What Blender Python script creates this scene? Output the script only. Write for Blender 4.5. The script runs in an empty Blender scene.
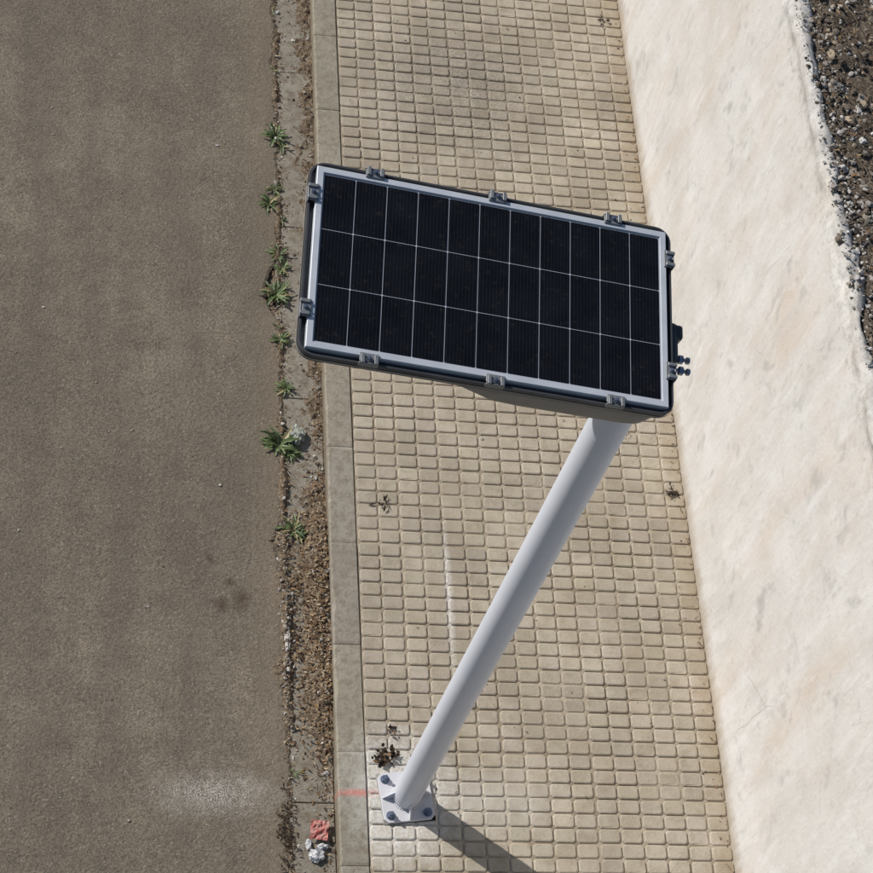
import bpy, bmesh, math, random
import numpy as np
from mathutils import Vector, Matrix, noise as mn
random.seed(7); rng=np.random.default_rng(7)
sc=bpy.context.scene
sc.view_settings.view_transform='Standard'; sc.view_settings.look='None'; sc.view_settings.exposure=0

# ---------------------------------------------------------------- helpers
class G:
    def __init__(s,name,rough=.85,spec=.3,metal=0):
        s.m=bpy.data.materials.new(name); s.m.use_nodes=True; s.nt=s.m.node_tree; s.cache={}
        s.b=s.nt.nodes['Principled BSDF']; s.b.inputs['Roughness'].default_value=rough
        s.b.inputs['Specular IOR Level'].default_value=spec; s.b.inputs['Metallic'].default_value=metal
        s.tc=s.nt.nodes.new('ShaderNodeTexCoord'); s.co=s.tc.outputs['Object']
    def lk(s,a,b):
        if isinstance(a,bpy.types.NodeSocket): s.nt.links.new(a,b)
        else:
            if isinstance(a,(tuple,list)) and len(a)==3 and b.type=='RGBA': a=(*a,1)
            b.default_value=a
    def math(s,op,a,b=0.,clamp=False):
        n=s.nt.nodes.new('ShaderNodeMath'); n.operation=op; n.use_clamp=clamp
        s.lk(a,n.inputs[0]); s.lk(b,n.inputs[1]); return n.outputs[0]
    def mix(s,f,a,b,mode='MIX'):
        n=s.nt.nodes.new('ShaderNodeMix'); n.data_type='RGBA'; n.blend_type=mode
        s.lk(f,n.inputs[0]); s.lk(a,n.inputs[6]); s.lk(b,n.inputs[7]); return n.outputs[2]
    def scl(s,v,k,off=(0,0,0)):
        n=s.nt.nodes.new('ShaderNodeMapping'); s.lk(v,n.inputs[0]); n.inputs[3].default_value=k; n.inputs[1].default_value=off; return n.outputs[0]
    def noise(s,sc_,det=4,ro=.55,vec=None,dist=0):
        det=min(det,3)
        key=(sc_,det,ro,dist)
        if vec is None and key in s.cache: return s.cache[key]
        n=s.nt.nodes.new('ShaderNodeTexNoise'); s.lk(vec or s.co,n.inputs['Vector'])
        n.inputs['Scale'].default_value=sc_; n.inputs['Detail'].default_value=det; n.inputs['Roughness'].default_value=ro; n.inputs['Distortion'].default_value=dist
        if vec is None: s.cache[key]=n.outputs['Fac']
        return n.outputs['Fac']
    def vor(s,sc_,feat='F1',out='Distance',vec=None):
        n=s.nt.nodes.new('ShaderNodeTexVoronoi'); n.feature=feat; s.lk(vec or s.co,n.inputs['Vector']); n.inputs['Scale'].default_value=sc_
        return n.outputs[out]
    def mr(s,v,a,b,c=0.,d=1.):
        n=s.nt.nodes.new('ShaderNodeMapRange'); s.lk(v,n.inputs[0])
        for i,x in enumerate((a,b,c,d)): n.inputs[i+1].default_value=x
        return n.outputs[0]
    def ell(s,cx,cy,rx,ry,inner=.3,na=.8,ns=12):
        sub=s.nt.nodes.new('ShaderNodeVectorMath'); sub.operation='SUBTRACT'; s.lk(s.co,sub.inputs[0]); sub.inputs[1].default_value=(cx,cy,0)
        mu=s.nt.nodes.new('ShaderNodeVectorMath'); mu.operation='MULTIPLY'; s.lk(sub.outputs[0],mu.inputs[0]); mu.inputs[1].default_value=(1/rx,1/ry,0)
        le=s.nt.nodes.new('ShaderNodeVectorMath'); le.operation='LENGTH'; s.lk(mu.outputs[0],le.inputs[0])
        d=s.math('ADD',le.outputs['Value'],s.math('MULTIPLY',s.math('SUBTRACT',s.noise(ns,4,.7),.5),na*2))
        return s.mr(d,1,inner)
    def bump(s,h,dist=.003,st=1.,prev=None):
        n=s.nt.nodes.new('ShaderNodeBump'); s.lk(h,n.inputs['Height']); n.inputs['Distance'].default_value=dist; n.inputs['Strength'].default_value=st
        if prev is not None: s.lk(prev,n.inputs['Normal'])
        return n.outputs[0]
    def attr(s,name='Col'):
        n=s.nt.nodes.new('ShaderNodeAttribute'); n.attribute_name=name; return n.outputs['Color']
    def out(s,col,nrm=None,rough=None):
        s.lk(col,s.b.inputs['Base Color'])
        if nrm is not None: s.lk(nrm,s.b.inputs['Normal'])
        if rough is not None: s.lk(rough,s.b.inputs['Roughness'])
        return s.m
    def xyz(s):
        n=s.nt.nodes.new('ShaderNodeSeparateXYZ'); s.lk(s.co,n.inputs[0]); return n.outputs

def mobj(name,verts,faces,mat,cols=None,smooth=False,parent=None):
    me=bpy.data.meshes.new(name); me.from_pydata([tuple(v) for v in verts],[],[tuple(f) for f in faces])
    if cols is not None:
        a=me.color_attributes.new('Col','FLOAT_COLOR','POINT')
        c=np.ones((len(me.vertices),4),dtype=np.float32); c[:,:3]=np.asarray(cols); a.data.foreach_set('color',c.ravel())
    if smooth: me.polygons.foreach_set('use_smooth',[True]*len(me.polygons))
    me.update(); ob=bpy.data.objects.new(name,me); sc.collection.objects.link(ob)
    if mat: me.materials.append(mat)
    if parent: ob.parent=parent
    return ob
def empty(name,loc=(0,0,0)):
    e=bpy.data.objects.new(name,None); e.location=loc; sc.collection.objects.link(e); return e
def bm_obj(name,bm,mat,parent=None,smooth=False):
    bmesh.ops.recalc_face_normals(bm,faces=bm.faces)
    me=bpy.data.meshes.new(name); bm.to_mesh(me); bm.free()
    if smooth:
        me.polygons.foreach_set('use_smooth',[True]*len(me.polygons))
    ob=bpy.data.objects.new(name,me); sc.collection.objects.link(ob); me.materials.append(mat)
    if parent: ob.parent=parent
    return ob
def add_box(bm,cx,cy,cz,sx,sy,sz,bev=0,M=None,seg=1):
    r=bmesh.ops.create_cube(bm,size=1,matrix=Matrix.Translation((cx,cy,cz))@Matrix.Diagonal((sx,sy,sz,1)))
    vs=r['verts']
    if bev:
        es={e for v in vs for e in v.link_edges}
        rr=bmesh.ops.bevel(bm,geom=list(es),offset=bev,segments=seg,affect='EDGES',profile=.5)
        vs=[v for v in rr['verts']]
    if M is not None: bmesh.ops.transform(bm,matrix=M,verts=vs)
def add_cyl(bm,p0,p1,r0,r1=None,n=24):
    if r1 is None: r1=r0
    p0=Vector(p0);p1=Vector(p1);d=p1-p0
    M=Matrix.Translation((p0+p1)/2)@d.to_track_quat('Z','Y').to_matrix().to_4x4()
    bmesh.ops.create_cone(bm,cap_ends=True,segments=n,radius1=r0,radius2=r1,depth=d.length,matrix=M)
def autosmooth(ob,ang=35):
    me=ob.data
    me.polygons.foreach_set('use_smooth',[True]*len(me.polygons))
    bm=bmesh.new();bm.from_mesh(me)
    for e in bm.edges:
        if len(e.link_faces)==2 and e.calc_face_angle(0)>math.radians(ang): e.smooth=False
    bm.to_mesh(me);bm.free()

ZR=-.078   # road level ; footpath top = 0

# ---------------------------------------------------------------- materials
def m_asphalt():
    g=G('asphalt',.92,.2)
    big=g.noise(1.1,4,.6); mid=g.noise(7,4,.65); fine=g.noise(120,2,.7)
    c=g.mix(g.mr(big,.38,.62),(.134,.112,.085),(.190,.160,.122))
    c=g.mix(g.mr(mid,.42,.68,0,.8),c,(.112,.093,.071))
    sp=g.vor(170,'F1','Color'); spv=g.nt.nodes.new('ShaderNodeSeparateColor'); g.lk(sp,spv.inputs[0])
    c=g.mix(1.,c,g.mix(spv.outputs[0],(.56,.56,.56),(1.38,1.36,1.32)),'MULTIPLY')
    c=g.mix(g.mr(fine,.35,.7,0,.45),c,(.215,.185,.145))
    c=g.mix(g.mr(spv.outputs[1],.975,.98,0,.45),c,(.36,.33,.28))
    X=g.xyz(); ed=g.mr(g.math('ADD',X[0],g.math('MULTIPLY',mid,.26)),-.56,-.34)
    c=g.mix(g.math('MULTIPLY',ed,.55),c,(.21,.165,.115))
    stv=g.noise(1.6,3,.6,g.scl(g.co,(3.2,.35,1)))
    c=g.mix(g.mr(stv,.40,.66,0,.40),c,(.105,.089,.070))
    w=g.ell(-.79,.03,.34,.12,.0,.65,22); grain=g.mr(g.noise(190,1,.8),.42,.62)
    c=g.mix(g.math('MULTIPLY',g.math('MULTIPLY',w,grain),.85),c,(.52,.50,.45))
    for (x,y,rx,ry) in((-.765,.90,.045,.055),(-.68,.93,.055,.075),(-.82,1.13,.025,.03),(-.73,1.02,.03,.03)):
        c=g.mix(g.math('MULTIPLY',g.ell(x,y,rx,ry,.1,.55,30),.75),c,(.055,.036,.024))
    h=g.math('ADD',g.math('MULTIPLY',spv.outputs[2],.5),g.math('MULTIPLY',g.noise(70,3,.7),1.5))
    return g.out(c,g.bump(h,.0038,1.))
def tile_marks(g,c,pad=True):
    d=g.ell(.50,3.95,.66,.66,.0,.6,9)
    gr=g.mr(g.noise(70,4,.75),.40,.62)
    c=g.mix(g.math('MULTIPLY',g.math('MULTIPLY',d,gr),.7 if pad else .9),c,(.105,.095,.080) if pad else (.05,.045,.04))
    c=g.mix(g.math('MULTIPLY',d,.22),c,(.16,.15,.13))
    w=g.ell(-.05,.0,.32,.36,.5,.4,14); wg=g.math('ADD',g.math('MULTIPLY',gr,.6),.38)
    c=g.mix(g.math('MULTIPLY',g.math('MULTIPLY',w,wg),.9),c,(.60,.585,.55))
    w2=g.ell(.245,.93,.024,.46,.2,.5,30); c=g.mix(g.math('MULTIPLY',g.math('MULTIPLY',w2,wg),.8),c,(.60,.58,.55))
    w3=g.ell(.34,.0,.36,.18,.0,.8,9); c=g.mix(g.math('MULTIPLY',w3,.45),c,(.52,.50,.45))
    return c
def pink(g,c):
    p=g.ell(-.20,.015,.14,.022,.2,.35,40)
    return g.mix(g.math('MULTIPLY',p,.6),c,(.60,.17,.14))
def m_pads():
    g=G('footpath_tile_pads',.9,.2)
    c=g.mix(g.mr(g.noise(2.5,4,.6),.38,.62),(.318,.272,.208),(.405,.355,.280))
    c=g.mix(g.mr(g.noise(14,4,.7),.46,.70,0,.65),c,(.26,.216,.156))
    c=g.mix(1.,c,g.attr(),'MULTIPLY')
    fi=g.noise(230,2,.8)
    c=g.mix(g.mr(fi,.54,.70,0,.5),c,(.20,.158,.108))
    m=g.noise(70,4,.75)
    c=g.mix(g.mr(m,.56,.70,0,.5),c,(.45,.405,.33))
    X=g.xyz(); e=g.mr(g.math('ADD',X[0],g.math('MULTIPLY',g.noise(14,4,.7),.25)),1.43,1.58)
    c=g.mix(g.math('MULTIPLY',e,.6),c,(.33,.25,.16))
    c=tile_marks(g,c); c=pink(g,c)
    return g.out(c,g.bump(g.math('ADD',fi,m),.0022,.9))
def m_slab():
    g=G('footpath_joint_mortar',.95,.1)
    c=g.mix(g.mr(g.noise(3,3,.7),.38,.62),(.225,.182,.130),(.38,.325,.245))
    c=g.mix(g.mr(g.noise(130,3,.8),.5,.7,0,.45),c,(.15,.12,.085))
    c=tile_marks(g,c,False)
    return g.out(c)
def m_kerb():
    g=G('kerb_concrete',.92,.15)
    c=g.mix(g.mr(g.noise(4,4,.65),.3,.7),(.245,.222,.180),(.320,.292,.240))
    c=g.mix(1.,c,g.attr(),'MULTIPLY')
    mm=g.noise(28,4,.75)
    c=g.mix(g.mr(mm,.44,.64,0,.75),c,(.190,.158,.116))
    fi=g.noise(180,3,.8)
    c=g.mix(g.mr(fi,.55,.68,0,.5),c,(.14,.118,.09))
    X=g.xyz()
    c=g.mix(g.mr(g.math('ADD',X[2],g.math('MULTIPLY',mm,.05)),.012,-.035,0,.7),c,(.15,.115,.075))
    w=g.ell(-.1,.03,.2,.32,.2,.6,14); c=g.mix(g.math('MULTIPLY',w,.6),c,(.54,.52,.47))
    c=pink(g,c)
    return g.out(c,g.bump(g.math('ADD',fi,mm),.0038,.9))
def m_gutter():
    g=G('gutter_concrete',.92,.15)
    c=g.mix(g.mr(g.noise(5,4,.65),.3,.7),(.225,.200,.160),(.300,.270,.220))
    c=g.mix(g.mr(g.noise(26,4,.75),.44,.64,0,.8),c,(.155,.123,.085))
    fi=g.noise(150,3,.8)
    c=g.mix(g.mr(fi,.56,.7,0,.6),c,(.11,.09,.07))
    return g.out(c,g.bump(fi,.004,1))
def m_soil(name='soil',a=(.175,.13,.088),b=(.11,.08,.054)):
    g=G(name,.95,.1)
    c=g.mix(g.mr(g.noise(14,4,.7),.35,.65),a,b)
    sp=g.vor(140,'F1','Color'); spv=g.nt.nodes.new('ShaderNodeSeparateColor'); g.lk(sp,spv.inputs[0])
    c=g.mix(g.mr(spv.outputs[0],.7,1,0,.6),c,(.32,.27,.20))
    fi=g.noise(90,4,.8)
    c=g.mix(g.mr(fi,.55,.7,0,.8),c,(.045,.032,.022))
    return g.out(c,g.bump(fi,.008,1))
def m_wall():
    g=G('whitewash_render',.92,.12)
    c=g.mix(g.mr(g.noise(2.2,4,.6),.38,.62),(.520,.497,.463),(.572,.555,.530))
    rot=g.nt.nodes.new('ShaderNodeMapping'); g.lk(g.co,rot.inputs[0]); rot.inputs[2].default_value=(math.radians(-10),0,0); rot.inputs[3].default_value=(1,2.1,.60)
    r=rot.outputs[0]
    s1=g.noise(1.5,4,.6,r,.2)
    c=g.mix(g.mr(s1,.52,.72,0,.60),c,(.52,.43,.35))       # peach wash showing through
    s2=g.noise(4.5,4,.72,r,.2)
    c=g.mix(g.mr(s2,.50,.72,0,.45),c,(.44,.412,.375))
    s3=g.noise(3.4,4,.78,g.scl(g.co,(1,1.3,1),(3,7,1)),.3)
    c=g.mix(g.mr(s3,.57,.70,0,.60),c,(.32,.312,.298))      # grey scuffs
    s4=g.noise(26,4,.8); c=g.mix(g.mr(s4,.56,.72,0,.38),c,(.34,.315,.285))
    c=g.mix(g.mr(g.noise(5,4,.75,g.scl(r,(1,1,1),(9,1,4))),.54,.68,0,.5),c,(.625,.615,.598))
    X=g.xyz()
    f=g.mr(g.math('SUBTRACT',X[2],g.math('MULTIPLY',s2,.16)),.02,-.07); c=g.mix(g.math('MULTIPLY',f,.7),c,(.30,.235,.16))
    t=g.mr(g.math('ADD',X[2],g.math('MULTIPLY',s4,.5)),2.12,2.28); c=g.mix(g.math('MULTIPLY',t,.75),c,(.31,.295,.27))
    ck=g.vor(1.15,'DISTANCE_TO_EDGE','Distance',g.mix(.10,g.co,g.nt.nodes.new('ShaderNodeTexNoise').outputs['Color']))
    ckm=g.math('MULTIPLY',g.mr(ck,.0028,.0006),g.mr(g.noise(1.3,2,.5),.57,.64))
    c=g.mix(g.math('MULTIPLY',ckm,.45),c,(.24,.20,.165))
    n=g.bump(s4,.004,.6); n=g.bump(s2,.008,.4,n)
    return g.out(c,n)
def m_attr(name,rough=.85,spec=.2,ns=120,bd=.001,tr=False):
    g=G(name,rough,spec); no=g.noise(ns,3,.7)
    c=g.mix(1.,g.attr(),g.mix(no,(.65,.65,.65),(1.3,1.3,1.3)),'MULTIPLY')
    return g.out(c,g.bump(no,bd,.8))
M_as=m_asphalt();M_pad=m_pads();M_slab=m_slab();M_kerb=m_kerb();M_gut=m_gutter();M_soil=m_soil();M_wall=m_wall()
M_stone=m_attr('rubble_stone',.92,.15,60,.004); M_leaf=m_attr('dry_leaf',.8,.2,90,.0006); M_weed=m_attr('weed_leaf',.55,.35,80,.0006)

# ---------------------------------------------------------------- ground
mobj('ground',[(-400,-400,-.2),(400,-400,-.2),(400,400,-.2),(-400,400,-.2)],[(0,1,2,3)],m_soil('dry_ground',(.25,.19,.13),(.19,.145,.10)))

def ysteps(f0,f1,st,far0,far1,fs):
    return list(np.arange(far0,f0,fs))+list(np.arange(f0,f1,st))+list(np.arange(f1,far1+.01,fs))
def road_edge(y):
    e=-.480+.016*mn.noise((y*3,1,0))+.020*mn.noise((y*11,2,0))+.014*mn.noise((y*37,3,0))+.008*mn.noise((y*90,4,0))
    if mn.noise((y*2.1,9,0))>.1: e-=.04*(mn.noise((y*2.1,9,0))-.1)*4
    return e
ys=ysteps(-3,9,.010,-150,150,3)
V=[];F=[]
for j,y in enumerate(ys):
    e=road_edge(y)
    z=ZR+.003*mn.noise((y*5,7,0))
    V+=[(-7.5,y,ZR),(-3,y,ZR),(e-.06,y,z),(e-.014,y,z-.001),(e,y,z-.007),(e+.004,y,ZR-.03)]
    if j:
        a=(j-1)*6;b=j*6
        F+=[(a+k,a+k+1,b+k+1,b+k) for k in range(5)]
mobj('road',V,F,M_as,smooth=False)

V=[];F=[];gx0,gx1=-.50,-.290
def slabbox(V,F,x0,x1,y0,y1,zt,zb,ch,tilt=0,dx=0):
    b=len(V)
    for (z,i) in((zb,0),(zt-ch,0),(zt,ch)):
        for (x,y) in((x0+i,y0+i),(x1-i,y0+i),(x1-i,y1-i),(x0+i,y1-i)):
            V.append((x+dx,y,z+tilt*(y-(y0+y1)/2)))
    for r in (0,4):
        for k in range(4): F.append((b+r+k,b+r+(k+1)%4,b+r+4+(k+1)%4,b+r+4+k))
    F.append((b+8,b+9,b+10,b+11))
y=-30.
while y<60:
    slabbox(V,F,gx0,gx1,y+.002,y+.998,ZR-.010+random.uniform(-.002,.002),-.19,.003,random.uniform(-.003,.003)); y+=1.0
mobj('gutter',V,F,M_gut)
V=[];F=[];C=[];y=-29.8
def worn(V,F,C,x0,x1,y0,y1,zt,zb,ny,k,tilt):
    b=len(V)
    for j in range(ny+1):
        yy=y0+(y1-y0)*j/ny
        en=1. if 0<j<ny else 0.
        e1=.007+.008*abs(mn.noise((yy*20,1,5)))+.022*max(0,mn.noise((yy*5,2,5))-.2)
        z=zt+tilt*(yy-(y0+y1)/2)-(.003 if not en else 0)
        row=[(x0,zb),(x0+.001,z-e1),(x0+e1*.9,z-.0005),((x0+x1)/2,z+.001*mn.noise((yy*9,3,3))),(x1-.004,z),(x1,z-.004),(x1,zb)]
        for (x,zz) in row: V.append((x+.0012*mn.noise((yy*30,x*20,1)),yy,zz)); C.append(k)
    for j in range(ny):
        a=b+j*7;c=a+7
        F.extend([(a+i,a+i+1,c+i+1,c+i) for i in range(6)])
    F.append(tuple(b+i for i in range(6,-1,-1)));F.append(tuple(b+ny*7+i for i in range(7)))
while y<60:
    k=random.uniform(.92,1.07)
    worn(V,F,C,-.288,-.166,y+.0012,y+.4988,.002+random.uniform(-.002,.002),-.19,40 if -3<y<8 else 3,(k,k*random.uniform(.98,1.01),k*random.uniform(.95,1.02)),random.uniform(-.003,.003)); y+=.5
kb=mobj('kerb',V,F,M_kerb,C)

# footpath
side=empty('sidewalk')
mobj('paving_mortar',[(-.163,-30,-.0055),(1.55,-30,-.0055),(1.55,60,-.0055),(-.163,60,-.0055)],[(0,1,2,3)],M_slab,parent=side)
mobj('paving_bed',[(-.163,-30,-.0055),(-.163,60,-.0055),(-.163,60,-.19),(-.163,-30,-.19)],[(0,1,2,3)],M_slab,parent=side)
V=[];F=[];C=[]
x0=-.162
for ty in range(-40,100):
    for tx in range(8):
        tz=rng.normal(0,.0009); ta=rng.normal(0,.005); tb=rng.normal(0,.005)
        tcx=x0+.199*tx+.0995; tcy=ty*.1995+.01+.09975
        base=1+rng.normal(0,.05); wob=rng.normal(0,.0009,2)
        if rng.random()<.06: base*=.87
        for iy in range(3):
            for ix in range(2):
                cx=tcx+(ix-.5)*.0985+wob[0]; cy=tcy+(iy-1)*.066+wob[1]
                if cx>1.425: continue
                hx=.0458+rng.normal(0,.0006);hy=.0294+rng.normal(0,.0005)
                k=base*(1+rng.normal(0,.035)); col=(k,k*(1+rng.normal(0,.006)),k*(1+rng.normal(0,.015)))
                chip=rng.random()<.05
                b=len(V)
                for (z,i) in((-.011,-.0016),(-.0028,.0),(0.,.0044)):
                    q=.009
                    ax=hx-i;ay=hy-i
                    ring=[(-ax,-ay+q),(-ax+q,-ay),(ax-q,-ay),(ax,-ay+q),(ax,ay-q),(ax-q,ay),(-ax+q,ay),(-ax,ay-q)]
                    for kk,(u,v) in enumerate(ring):
                        dz=tz+ta*(cx+u-tcx)+tb*(cy+v-tcy) if z>-.01 else 0
                        if chip and kk in(2,3) and z==0.: dz-=.003;u-=.006;v+=.004
                        V.append((cx+u,cy+v,z+dz+.0012)); C.append(col)
                for r in(0,8):
                    for q2 in range(8): F.append((b+r+q2,b+r+(q2+1)%8,b+r+8+(q2+1)%8,b+r+8+q2))
                F.append(tuple(b+16+q2 for q2 in range(8)))
mobj('paving_pads',V,F,M_pad,C,parent=side)

# ---------------------------------------------------------------- wall with crumbling crest
WX=1.428;WH=1.99
prof=[('f',z) for z in list(np.arange(-.19,WH-.06,.045))]+[('t',a) for a in np.linspace(0,1,12)]
ys=ysteps(-2.5,7,.03,-40,60,.6)
V=[];F=[];npf=len(prof)
for j,y in enumerate(ys):
    top=WH+.035*mn.noise((y*1.3,5,0))+.022*mn.noise((y*6,6,0))+.012*mn.noise((y*19,6,0))
    wt=.10+.06*mn.noise((y*3,8,0))+.04*mn.noise((y*11,8,0))
    for i,(k,v) in enumerate(prof):
        if k=='f':
            zz=-.19+(v+.19)*(top-.05+.19)/(WH-.06+.19)
            d=.014*mn.noise((y*1.1,zz*1.1,3))+.006*mn.noise((y*4,zz*4,8))+.002*mn.noise((y*14,zz*14,1))
            V.append((WX+d*min(1,max(0,(zz+.05)*4)),y,zz))
        else:
            x=WX+wt*v**1.3; z=top-.05*(1-min(1,v*3))**2-.10*max(0,v-.6)*4*.4
            V.append((x+.012*mn.noise((y*9,v*5,2)),y,z+.018*mn.noise((y*7,x*9,2))*min(1,v*4)+.010*mn.noise((y*25,x*25,4))*min(1,v*5)))
    if j:
        a=(j-1)*npf;b=j*npf
        F+=[(a+i,b+i,b+i+1,a+i+1) for i in range(npf-1)]
mobj('whitewashed_wall',V,F,M_wall,smooth=True)

xs=[1.45,1.47]+list(np.arange(1.50,3.0,.035))+[3.5,4,6,10,30,100,300]
ys=ysteps(-1,7,.035,-300,300,12)
def embz(x,y):
    r=min(1,max(0,(x-1.48)/.25))
    return WH-.025+.05*r*mn.noise((x*2.2,y*2.2,0))+.035*r*mn.noise((x*8,y*8,3))+.02*mn.noise((x*25,y*25,5))
V=[];F=[];nx=len(xs)
for j,y in enumerate(ys):
    for i,x in enumerate(xs):
        V.append((x,y,embz(x,y) if i else WH-.25))
    if j:
        a=(j-1)*nx;b=j*nx
        F+=[(a+i,a+i+1,b+i+1,b+i) for i in range(nx-1)]
mobj('embankment',V,F,m_soil('embankment_earth',(.13,.105,.08),(.065,.050,.038)),smooth=True)

# ---------------------------------------------------------------- stones
bm=bmesh.new(); bmesh.ops.create_icosphere(bm,subdivisions=2,radius=1); bm.verts.ensure_lookup_table()
IV=np.array([v.co[:] for v in bm.verts]); IF=np.array([[v.index for v in f.verts] for f in bm.faces]); bm.free()
def stones(name,items,mat,ang=.35):
    V=[];F=[];C=[];off=0
    for (x,y,z,s,col) in items:
        P=IV.copy()
        for _ in range(6):
            n=rng.normal(size=3);n/=np.linalg.norm(n);d=rng.uniform(.45,.85)
            t=P@n; P-=np.outer(np.maximum(0,t-d),n)
        P*=np.array([s*rng.uniform(.7,1.3),s*rng.uniform(.6,1.1),s*rng.uniform(.4,.8)])
        a=rng.uniform(0,6.28);c_,s_=math.cos(a),math.sin(a)
        P=P@np.array([[c_,-s_,0],[s_,c_,0],[0,0,1]]).T
        P+=np.array([x,y,z]); V.append(P);F.append(IF+off);off+=len(P)
        C.append(np.tile(np.array(col)*rng.uniform(.8,1.2),(len(P),1)))
    return mobj(name,np.vstack(V),np.vstack(F).tolist(),mat,np.vstack(C))
it=[]
pal=[(.40,.38,.35),(.52,.50,.47),(.26,.23,.19),(.16,.13,.10),(.30,.27,.24),(.08,.065,.05),(.30,.24,.17)]
for i in range(4200):
    x=1.48+rng.uniform(0,1)**1.3*.8; y=rng.uniform(1.2,5.2)
    s=min(.035,.003+rng.gamma(1.3,.0048)); col=pal[rng.choice(7,p=[.12,.10,.14,.21,.08,.26,.09])]
    if x<1.56: col=pal[rng.choice([0,2,4,3,5])]; s=min(s,.016)
    it.append((x,y,max(embz(x,y),0)+s*.2,s,col))
for i in range(1500):
    x=1.43+abs(rng.normal(0,.08)); y=rng.uniform(1.0,5.6); s=.002+rng.gamma(1.3,.0028)
    it.append((x,y,WH+.004+rng.uniform(-.02,.015),s,pal[rng.choice([0,0,1,2,3,4,5])]))
stones('rubble',it,M_stone)

def leaf(V,F,C,x,y,z,L,Wd,col,az=None,pitch=None,curl=None):
    az=rng.uniform(0,6.28) if az is None else az
    pitch=rng.uniform(-.1,.5) if pitch is None else pitch
    curl=rng.uniform(-1.2,1.2) if curl is None else curl
    b=len(V);n=5;p=np.array([0.,0.]);ang=pitch
    d=np.array([math.cos(az),math.sin(az)]);nn=np.array([-d[1],d[0]])
    for i in range(n):
        t=i/(n-1);w=Wd*.5*math.sin(math.pi*min(.97,max(.06,t**.8)))*rng.uniform(.75,1.2)
        for sgn in(-1,1):
            q=d*p[0]+nn*w*sgn
            V.append((x+q[0],y+q[1],z+p[1]+abs(w)*.35*rng.uniform(.3,1.2))); C.append(col)
        ang-=curl/(n-1);p=p+np.array([math.cos(ang),math.sin(ang)])*L/(n-1)
        if i: F.append((b+2*i-2,b+2*i,b+2*i+1,b+2*i-1))

def soilh(x,y):
    k=math.exp(-((y-.78)/.55)**4)*1.7+.9*math.exp(-((y-1.35)/.28)**2)+.25
    if y>1.8: k=max(k,.78+.6*max(0,mn.noise((y*1.7,4,4))))
    if y<.2: k=.42
    edge=max(0,(x+.405)/.10)
    jo=math.exp(-((x+.484)/.024)**2)*(.95+mn.noise((y*2.2,1,1)))
    h=-.020+.030*k*min(1.05,.32+edge)+.022*max(0,jo)+.014*mn.noise((x*14,y*9,0))+.011*mn.noise((x*40,y*40,3))+.006*mn.noise((x*110,y*110,6))
    return ZR-.010+min(h,.045)
V=[];F=[];xs=list(np.arange(-.56,-.284,.0065));ys=list(np.arange(-1.2,6.5,.010));nx=len(xs)
for j,y in enumerate(ys):
    for i,x in enumerate(xs): V.append((x,y,soilh(x,y)))
    if j:
        a=(j-1)*nx;b=j*nx
        F+=[(a+i,a+i+1,b+i+1,b+i) for i in range(nx-1)]
mobj('soil_patch',V,F,M_soil,smooth=True)

it=[]
for i in range(2800):
    y=rng.uniform(-.6,5); x=rng.choice([rng.normal(-.485,.022),rng.normal(-.31,.03),rng.uniform(-.5,-.29)],p=[.4,.35,.25])
    if x>-.292: continue
    if rng.random()<.35: y=rng.normal(.8,.35)
    s=.0015+rng.gamma(1.4,.0017); it.append((x,y,max(soilh(x,y),ZR-.010)+s*.3,s,pal[rng.choice([0,2,3,4,5,6])]))
for i in range(260):
    s=.0012+rng.gamma(1.2,.0014); it.append((rng.uniform(-1.9,-.5),rng.uniform(-.5,4.5),ZR+s*.3,s,pal[rng.integers(0,7)]))
for i in range(320):
    s=.0012+rng.gamma(1.2,.0014); x=rng.uniform(-.15,1.42) if rng.random()<.5 else 1.42-abs(rng.normal(0,.04)); it.append((x,rng.uniform(-.5,4.5),s*.3+.001,s,pal[rng.integers(2,7)]))
stones('gravel',it,M_stone)

V=[];F=[];C=[]
lp=[(.20,.12,.06),(.13,.075,.04),(.27,.19,.11),(.07,.045,.03),(.33,.26,.17)]
def lf(x,y,z,s=1,c=None): leaf(V,F,C,x,y,z,rng.uniform(.010,.028)*s,rng.uniform(.004,.011)*s,c or lp[rng.integers(0,5)])
for i in range(1700):
    y=rng.normal(.80,.36); x=-.295-abs(rng.normal(0,.08))
    if x<-.47: continue
    lf(x,y,max(soilh(x,y),ZR-.01)+.004)
for i in range(2200):
    y=rng.uniform(-.5,5);x=rng.choice([rng.normal(-.485,.022),rng.normal(-.315,.026)])
    if x>-.292: continue
    lf(x,y,max(soilh(x,y),ZR-.01)+.003,.75)
# dark litter at the bottom of the gutter edge
for i in range(160):
    x,y=rng.normal(-.50,.018),rng.normal(-.12,.09); lf(x,y,ZR+.003+rng.uniform(0,.01),.9,(.05,.035,.022))
for i in range(36): lf(rng.uniform(-.15,1.4),rng.uniform(-.4,4.6),.004,.7)
for i in range(90): lf(1.418-abs(rng.normal(0,.015)),rng.uniform(-.4,4.6),.005,.8)
for (x,y,n,r,s) in((-.03,1.41,14,.014,1.3),(1.37,1.54,20,.016,1.4),(1.32,4.5,12,.02,1.1),(.75,2.65,3,.015,.8),(1.18,1.85,4,.02,.9)):
    for i in range(n): lf(x+rng.normal(0,r),y+rng.normal(0,r*.8),.004+rng.uniform(0,.012),s,(.035,.025,.018))
for (ox,oy,n,r) in((-.10,.165,40,.017),(-.06,.19,24,.014),(-.05,.30,7,.008)):
    for i in range(n): leaf(V,F,C,ox+rng.normal(0,r),oy+rng.normal(0,r),.004+rng.uniform(0,.022),rng.uniform(.012,.028),rng.uniform(.010,.020),(.028,.019,.013) if i%5 else (.15,.09,.045))
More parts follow.
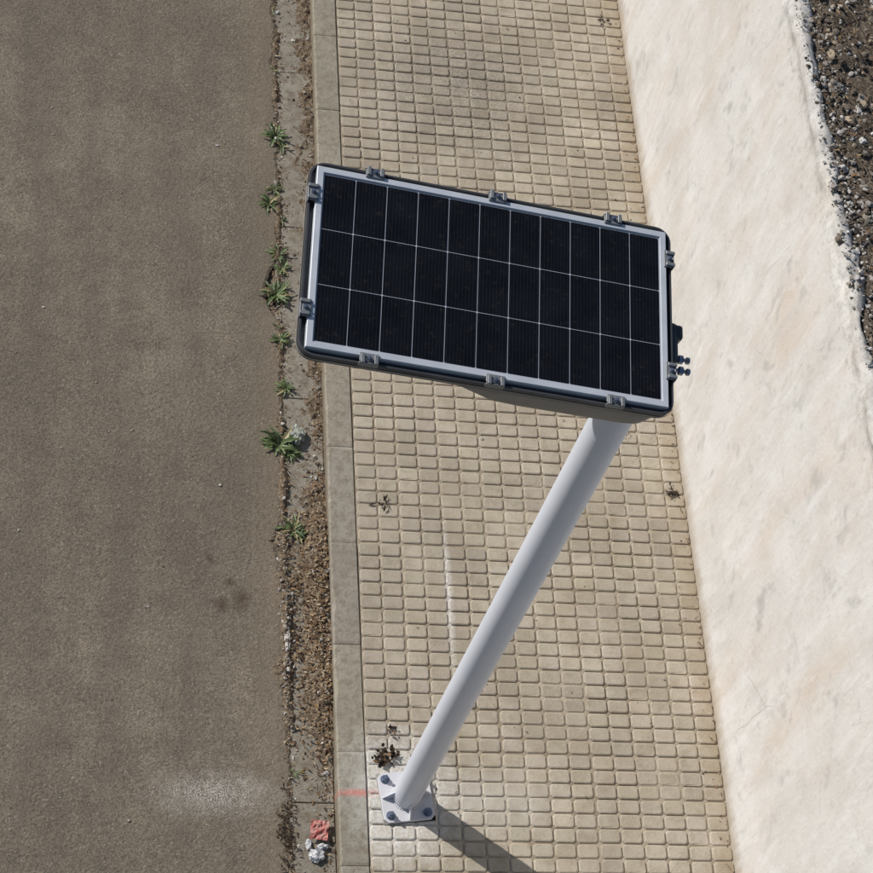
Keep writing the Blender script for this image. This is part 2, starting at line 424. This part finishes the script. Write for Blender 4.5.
for i in range(1500):
    x=1.50+rng.uniform(0,.8);y=rng.uniform(1.,5.4);lf(x,y,embz(x,y)+.01+rng.uniform(0,.015),1.4,lp[rng.choice([0,1,3,3,2])])
mobj('dry_leaves',V,F,M_leaf,C)

bm=bmesh.new()
for i in range(620):
    x=1.50+rng.uniform(0,.8);y=rng.uniform(1,5.4);z=embz(x,y)+.012+rng.uniform(0,.03);a=rng.uniform(0,6.28);L=rng.uniform(.03,.15)
    if i>560: x,y,L=rng.uniform(-.46,-.30),rng.uniform(.0,4.4),rng.uniform(.02,.07); z=max(soilh(x,y),ZR-.01)+.006
    p=Vector((x,y,z))
    for k in range(3):
        a+=rng.normal(0,.35);q=p+Vector((math.cos(a)*L/3,math.sin(a)*L/3,rng.normal(0,.003)));add_cyl(bm,p,q,.0016 if i<=560 else .001,.0013 if i<=560 else .0008,5);p=q
g=G('dry_twig',.85,.2);tw=g.out(g.mix(g.noise(30,3),(.06,.042,.028),(.26,.21,.15)))
bm_obj('twigs',bm,tw)

# ---------------------------------------------------------------- weeds
def weed(x,y,R,n):
    V=[];F=[];C=[]
    for i in range(n):
        az=i*2.39996+rng.normal(0,.3); L=R*rng.uniform(.45,1.15); pit=rng.uniform(.15,1.15)
        gcol=np.array([.105,.145,.052])*rng.uniform(.5,1.3)
        if rng.random()<.15: gcol=np.array([.26,.22,.11])
        col=tuple(gcol)
        nseg=7;b=len(V);p=np.array([rng.uniform(0,.010),rng.uniform(0,.004)]);ang=pit;curl=rng.uniform(.6,1.7)
        d=np.array([math.cos(az),math.sin(az)]);nn=np.array([-d[1],d[0]]);Wd=L*rng.uniform(.16,.30);sw=rng.normal(0,.25)
        for k in range(nseg):
            t=k/(nseg-1);w=Wd*.5*(math.sin(math.pi*min(.98,.12+.86*t)))*(1.35 if k%2 else .5)
            for sg in(-1,0,1):
                lat=w*sg+sw*L*t*t
                V.append((x+d[0]*p[0]+nn[0]*lat,y+d[1]*p[0]+nn[1]*lat,ZR-.006+max(.002,p[1])+abs(sg)*w*.45)); C.append(col)
            ang-=curl/(nseg-1);p=p+np.array([math.cos(ang),math.sin(ang)])*L/(nseg-1)
            if k:
                for s_ in(0,1): F.append((b+3*k-3+s_,b+3*k+s_,b+3*k+1+s_,b+3*k-2+s_))
    mobj('weed_plant',V,F,M_weed,C)
for (x,y,R,n) in((-.487,3.56,.075,38),(-.455,3.50,.045,16),(-.525,3.13,.065,32),(-.50,3.22,.050,20),(-.47,3.04,.04,14),(-.49,2.82,.07,32),(-.465,2.74,.05,18),(-.50,2.58,.078,44),(-.47,2.63,.045,14),(-.485,2.32,.06,28),(-.50,2.39,.03,9),(-.46,2.05,.062,24),(-.495,1.74,.095,54),(-.455,1.69,.06,24),(-.44,1.29,.08,38),(-.41,1.27,.045,14),(-.46,.13,.03,9),(-.49,4.0,.03,8),(-.30,1.33,.03,9),(-.49,4.4,.025,8)):
    weed(x,y,R,n)

# ---------------------------------------------------------------- litter
def crumple(name,x,y,z,sx,sy,sz,mat,seed):
    bm=bmesh.new();bmesh.ops.create_icosphere(bm,subdivisions=4,radius=1)
    for v in bm.verts:
        p=v.co.copy();d=1+.45*mn.noise(p*1.7+Vector((seed,0,0)))+.30*abs(mn.noise(p*4+Vector((seed,3,0))))+.14*mn.noise(p*10)
        v.co=Vector((p.x*d*sx,p.y*d*sy,p.z*d*sz))+Vector((x,y,z))
    return bm_obj(name,bm,mat)
g=G('paper_white',.6,.3);mp=g.out(g.mix(g.mr(g.noise(45,4,.7),.45,.6),(.56,.55,.54),(.20,.21,.23)),g.bump(g.noise(60,4,.7),.004,1))
crumple('crumpled_paper',-.375,-.235,ZR+.005,.030,.024,.012,mp,1)
crumple('crumpled_paper',-.345,-.195,ZR+.004,.022,.012,.010,mp,5)
crumple('crumpled_paper',-.405,-.185,ZR+.001,.012,.020,.008,mp,9)
g=G('red_scrap',.6,.3);mr_=g.out(g.mix(g.mr(g.noise(50,4,.7),.4,.6),(.34,.075,.065),(.42,.24,.20)),g.bump(g.noise(40,4,.7),.004,1))
V=[];F=[];n=9
for j in range(n):
    for i in range(n):
        u,v=i/(n-1)-.5,j/(n-1)-.5
        V.append((-.360+u*.075+v*.012,-.125+v*.085-u*.01,ZR+.014+.012*mn.noise((u*5,v*5,2))+.006*mn.noise((u*12,v*12,5))))
for j in range(n-1):
    for i in range(n-1): F.append((j*n+i,j*n+i+1,j*n+n+i+1,j*n+n+i))
mobj('red_plastic_scrap',V,F,mr_,smooth=False)
g=G('broken_concrete',.9,.15);mc=g.out(g.mix(g.mr(g.noise(60,4,.75),.42,.62),(.37,.39,.34),(.17,.17,.14)),g.bump(g.noise(70,4,.8),.006,1))
crumple('concrete_fragment',-.420,1.79,ZR+.010,.038,.043,.024,mc,11)
g=G('flaked_white_paint',.8,.2);mw=g.out(g.mix(g.mr(g.noise(60,4,.7),.45,.62),(.55,.53,.50),(.30,.26,.21)),g.bump(g.noise(80,4,.7),.004,1))
crumple('plaster_piece',-.480,.755,ZR+.004,.015,.070,.010,mw,3)
crumple('plaster_piece',-.478,.63,ZR+.003,.012,.030,.009,mw,6)

# ---------------------------------------------------------------- solar street lamp
lamp=empty('solar_street_lamp')
g=G('pole_paint',.38,.5); pc=g.mix(g.mr(g.noise(3,4,.6),.3,.7),(.53,.56,.62),(.59,.61,.66))
X=g.xyz(); low=g.mr(g.math('ADD',X[2],g.math('MULTIPLY',g.noise(30,4,.7),.1)),.16,.04); pc=g.mix(g.math('MULTIPLY',low,.35),pc,(.45,.38,.30))
pc=g.mix(g.mr(g.noise(70,4,.8),.64,.74,0,.3),pc,(.35,.33,.31))
M_pole=g.out(pc,g.bump(g.noise(18,3,.6),.0012,.5))
g=G('zinc_fastener',.38,.5,.85);M_zn=g.out(g.mix(g.noise(90,3),(.30,.34,.42),(.16,.19,.25)))
g=G('clamp_steel',.5,.4,.3);M_cl=g.out(g.mix(g.noise(90,3),(.24,.25,.26),(.12,.125,.13)))
g=G('dark_tray',.42,.4,.2);M_tr=g.out(g.mix(g.mr(g.noise(8,4),.3,.7),(.040,.043,.048),(.070,.072,.076)),g.bump(g.noise(300,2),.0003,.4))
g=G('anodised_frame',.45,.5,.15);M_fr=g.out(g.mix(g.mr(g.noise(14,4),.3,.7),(.44,.465,.50),(.52,.54,.57)))
g=G('luminaire_housing',.6,.35,.1);M_ho=g.out(g.mix(g.mr(g.noise(10,4),.3,.7),(.20,.188,.17),(.25,.238,.22)),g.bump(g.noise(200,3),.0006,.5))
g=G('back_sheet',.3,.5);M_bs=g.out((.38,.40,.44))
g=G('silicon_cell',.14,.5)
X=g.xyz(); fx=g.math('FRACT',g.math('MULTIPLY',X[0],1/.0096),0.); bar=g.math('LESS_THAN',fx,.07)
cc=g.mix(g.mr(g.noise(9,2),.3,.7),(.0035,.0040,.0055),(.007,.0078,.010))
cc=g.mix(g.math('MULTIPLY',bar,.07),cc,(.25,.26,.30))
cc=g.mix(g.mr(g.noise(60,4,.7),.58,.78,0,.035),cc,(.4,.36,.3))
M_ce=g.out(cc); g.b.inputs['Specular IOR Level'].default_value=.16

bm=bmesh.new(); add_cyl(bm,(0,0,.012),(0,0,3.43),.0605,.0605,64); o=bm_obj('pole',bm,M_pole,lamp); autosmooth(o)
bm=bmesh.new()
for k in range(40):
    a=k/40*2*math.pi
    bmesh.ops.create_icosphere(bm,subdivisions=1,radius=.0065,matrix=Matrix.Translation((.062*math.cos(a),.062*math.sin(a),.017)))
bm_obj('weld_bead',bm,M_pole,lamp,True)
RZ=Matrix.Rotation(math.radians(6.5),4,'Z')
bm=bmesh.new(); h=.110;c=.018
pts=[(-h+c,-h),(h-c,-h),(h,-h+c),(h,h-c),(h-c,h),(-h+c,h),(-h,h-c),(-h,-h+c)]
vs=[bm.verts.new((x,y,.004)) for x,y in pts]; f=bm.faces.new(vs); r=bmesh.ops.extrude_face_region(bm,geom=[f])
bmesh.ops.translate(bm,verts=[v for v in r['geom'] if isinstance(v,bmesh.types.BMVert)],vec=(0,0,.013))
bmesh.ops.bevel(bm,geom=list(bm.edges),offset=.0015,segments=1,affect='EDGES')
bmesh.ops.transform(bm,matrix=RZ,verts=bm.verts)
bm_obj('base_plate',bm,M_pole,lamp)
bm=bmesh.new()
for k in range(4):
    a=math.radians(6.5+90*k); R=Matrix.Rotation(a,4,'Z')
    P=[(.056,0.0175),(.104,.0175),(.104,.026),(.065,.075),(.056,.075)]
    A=[bm.verts.new(R@Vector((x,-.003,z))) for x,z in P];B=[bm.verts.new(R@Vector((x,.003,z))) for x,z in P]
    bm.faces.new(A);bm.faces.new(B[::-1])
    for i in range(5): bm.faces.new((A[i],B[i],B[(i+1)%5],A[(i+1)%5]))
bm_obj('gussets',bm,M_pole,lamp)
bm=bmesh.new()
for sx in(-1,1):
    for sy in(-1,1):
        p=RZ@Vector((sx*.080,sy*.080,0))
        add_cyl(bm,(p.x,p.y,.0172),(p.x,p.y,.0202),.0195,n=28)
        add_cyl(bm,(p.x,p.y,.0204),(p.x,p.y,.034),.0145,n=6)
        add_cyl(bm,(p.x,p.y,.034),(p.x,p.y,.056),.0072,n=14)
bm_obj('anchor_bolts',bm,M_zn,lamp)
bm=bmesh.new(); add_box(bm,0,0,.001,.228,.228,.006,.002,RZ); bm_obj('base_grout',bm,M_kerb,lamp)

cy_,cp,cr=-.0687,.1041,.0917
MM=Matrix.Translation((-.4647,.0863,3.6))@Matrix.Rotation(cy_,4,'Z')@Matrix.Rotation(cp,4,'X')@Matrix.Rotation(cr,4,'Y')
head=bpy.data.objects.new('lamp_head',None); sc.collection.objects.link(head); head.parent=lamp; head.matrix_world=MM
L,W=1.039,.583
def rrect(L,W,r,n=8):
    o=[]
    for cx,cy,a0 in((L/2-r,W/2-r,0),(-L/2+r,W/2-r,90),(-L/2+r,-W/2+r,180),(L/2-r,-W/2+r,270)):
        for k in range(n+1):
            a=math.radians(a0+90*k/n); o.append((cx+r*math.cos(a),cy+r*math.sin(a)))
    return o
def loft(name,sects,mat,cap0=True,cap1=True,ang=35):
    bm=bmesh.new(); rings=[[bm.verts.new((x,y,z)) for x,y in pts] for pts,z in sects]
    n=len(rings[0])
    for a,b in zip(rings,rings[1:]):
        for i in range(n): bm.faces.new((a[i],a[(i+1)%n],b[(i+1)%n],b[i]))
    if cap0: bm.faces.new(rings[0][::-1])
    if cap1: bm.faces.new(rings[-1])
    o=bm_obj(name,bm,mat,head); autosmooth(o,ang); return o
loft('tray',[(rrect(L-.06,W-.06,.03),-.046),(rrect(L-.02,W-.02,.04),-.040),(rrect(L,W,.045),-.030),(rrect(L+.004,W+.004,.046),-.004),(rrect(L,W,.045),.001),(rrect(L-.010,W-.010,.040),.001),(rrect(L-.014,W-.014,.039),-.012)],M_tr)
loft('tray_lip',[(rrect(L+.0065,W+.0065,.0475),-.020),(rrect(L+.0085,W+.0085,.048),-.016),(rrect(L+.0065,W+.0065,.0475),-.012)],M_ho,False,False)
fl,fw,ft=L-.036,W-.036,.0180
def ringbox(name,ol,ow,t,z0,z1,mat):
    bm=bmesh.new()
    il,iw=ol-2*t,ow-2*t
    R=[[bm.verts.new((sx*l/2,sy*w/2,z)) for sx,sy in((-1,-1),(1,-1),(1,1),(-1,1))] for l,w,z in((ol,ow,z0),(ol,ow,z1-.0015),(ol-.003,ow-.003,z1),(il+.002,iw+.002,z1),(il,iw,z1-.002),(il,iw,z0))]
    for a,b in zip(R,R[1:]):
        for i in range(4): bm.faces.new((a[i],a[(i+1)%4],b[(i+1)%4],b[i]))
    return bm_obj(name,bm,mat,head)
ringbox('panel_frame',fl,fw,ft,-.0115,.010,M_fr)
il,iw=fl-2*ft,fw-2*ft
bm=bmesh.new();add_box(bm,0,0,.003,il-.001,iw-.001,.004);bm_obj('back_sheet',bm,M_bs,head)
bm=bmesh.new(); nc,nr=11,3; mx,my=.004,.005; gw=.0024; cw=(il-2*mx-gw*(nc-1))/nc; ch=(iw-2*my-gw*(nr-1))/nr
for i in range(nc):
    for j in range(nr):
        cx=-il/2+mx+cw/2+i*(cw+gw);cy=-iw/2+my+ch/2+j*(ch+gw);q=.002
        P=[(-cw/2+q,-ch/2),(cw/2-q,-ch/2),(cw/2,-ch/2+q),(cw/2,ch/2-q),(cw/2-q,ch/2),(-cw/2+q,ch/2),(-cw/2,ch/2-q),(-cw/2,-ch/2+q)]
        top=[bm.verts.new((cx+x,cy+y,.0058)) for x,y in P];bot=[bm.verts.new((cx+x,cy+y,.0052)) for x,y in P]
        bm.faces.new(top)
        for k in range(8): bm.faces.new((bot[k],bot[(k+1)%8],top[(k+1)%8],top[k]))
bm_obj('solar_cells',bm,M_ce,head)
bm=bmesh.new();bz=bmesh.new()
def clamp(x,y,a):
    M=Matrix.Translation((x,y,0))@Matrix.Rotation(a,4,'Z')
    add_box(bm,0,-.004,.0125,.052,.024,.004,.0008,M)
    add_box(bm,0,.012,.003,.052,.004,.022,.0008,M)
    add_box(bm,-.018,.002,.017,.010,.026,.006,.001,M); add_box(bm,.018,.002,.017,.010,.026,.006,.001,M)
    add_cyl(bz,M@Vector((0,0,.0145)),M@Vector((0,0,.021)),.0065,n=6)
    add_cyl(bz,M@Vector((0,0,.021)),M@Vector((0,0,.025)),.0035,n=10)
for fx in(-.33,.005,.33): clamp(fx*L,W/2-.010,0)
for fx in(-.32,.01,.335): clamp(fx*L,-W/2+.010,math.pi)
for fy in(.32,-.28): clamp(-L/2+.010,fy*W,math.pi/2); clamp(L/2-.010,(fy-.0)*W,-math.pi/2)
bm_obj('panel_clamps',bm,M_cl,head);bm_obj('clamp_bolts',bz,M_zn,head)
def rr2(x0,x1,y0,y1,r): return [(x+(x0+x1)/2,y+(y0+y1)/2) for x,y in rrect(x1-x0,y1-y0,r)]
loft('luminaire_body',[(rr2(.10,.46,-.225,.10,.06),-.160),(rr2(.06,.49,-.260,.13,.07),-.150),(rr2(-.02,.505,-.278,.16,.07),-.110),(rr2(-.10,.512,-.282,.18,.06),-.060),(rr2(-.10,.512,-.282,.18,.06),-.040)],M_ho)
g=G('led_lens',.2,.5);M_led=g.out((.75,.75,.70))
loft('led_lens',[(rr2(.13,.34,-.14,.05,.02),-.166),(rr2(.12,.35,-.15,.06,.02),-.1605)],M_led)
bm=bmesh.new()
add_box(bm,.528,-.040,-.068,.060,.125,.06,.014,None,2)
add_box(bm,.545,-.005,-.062,.055,.045,.045,.010,None,2)
bm_obj('pivot_knuckle',bm,M_tr,head)
bm=bmesh.new()
for yy in(-.085,-.120):
    add_cyl(bm,(.50,yy,-.055),(.578,yy,-.055),.0055,n=12);add_cyl(bm,(.560,yy,-.055),(.572,yy,-.055),.0125,n=6);add_cyl(bm,(.583,yy,-.055),(.592,yy,-.055),.010,n=6)
bm_obj('pivot_bolts',bm,M_zn,head)
bm=bmesh.new();add_cyl(bm,(0,0,3.36),(0,0,3.44),.067,.067,48);o=bm_obj('pole_collar',bm,M_ho,lamp);autosmooth(o)

# ---------------------------------------------------------------- light
el=math.radians(36); az=(.814,-.581)
d=Vector((az[0]*math.cos(el),az[1]*math.cos(el),-math.sin(el)))
su=bpy.data.lights.new('sun','SUN');su.energy=4.8;su.angle=math.radians(.53);su.color=(1,.965,.92)
so=bpy.data.objects.new('sun',su);so.rotation_euler=d.to_track_quat('-Z','Y').to_euler();so.location=(-5,4,8);sc.collection.objects.link(so)
w=bpy.data.worlds.new('World');sc.world=w;w.use_nodes=True;nt=w.node_tree
sk=nt.nodes.new('ShaderNodeTexSky');sk.sky_type='NISHITA';sk.sun_disc=False;sk.sun_elevation=el;sk.sun_rotation=math.atan2(-az[0],-az[1])
nt.links.new(sk.outputs[0],nt.nodes['Background'].inputs[0]);nt.nodes['Background'].inputs[1].default_value=.085

# ---------------------------------------------------------------- camera
R=np.array([[0.97707,0.05718,0.2051],[-0.0557,-0.86108,0.50541],[0.20551,-0.50524,-0.83815]])
m=Matrix(((R[0][0],-R[0][1],-R[0][2],-1.688),(R[1][0],-R[1][1],-R[1][2],-2.956),(R[2][0],-R[2][1],-R[2][2],7.86),(0,0,0,1)))
cam=bpy.data.cameras.new('camera');co=bpy.data.objects.new('camera',cam);sc.collection.objects.link(co);co.matrix_world=m
cam.sensor_width=36;cam.lens=1998/873*36;cam.clip_start=.1;cam.clip_end=2000;sc.camera=co
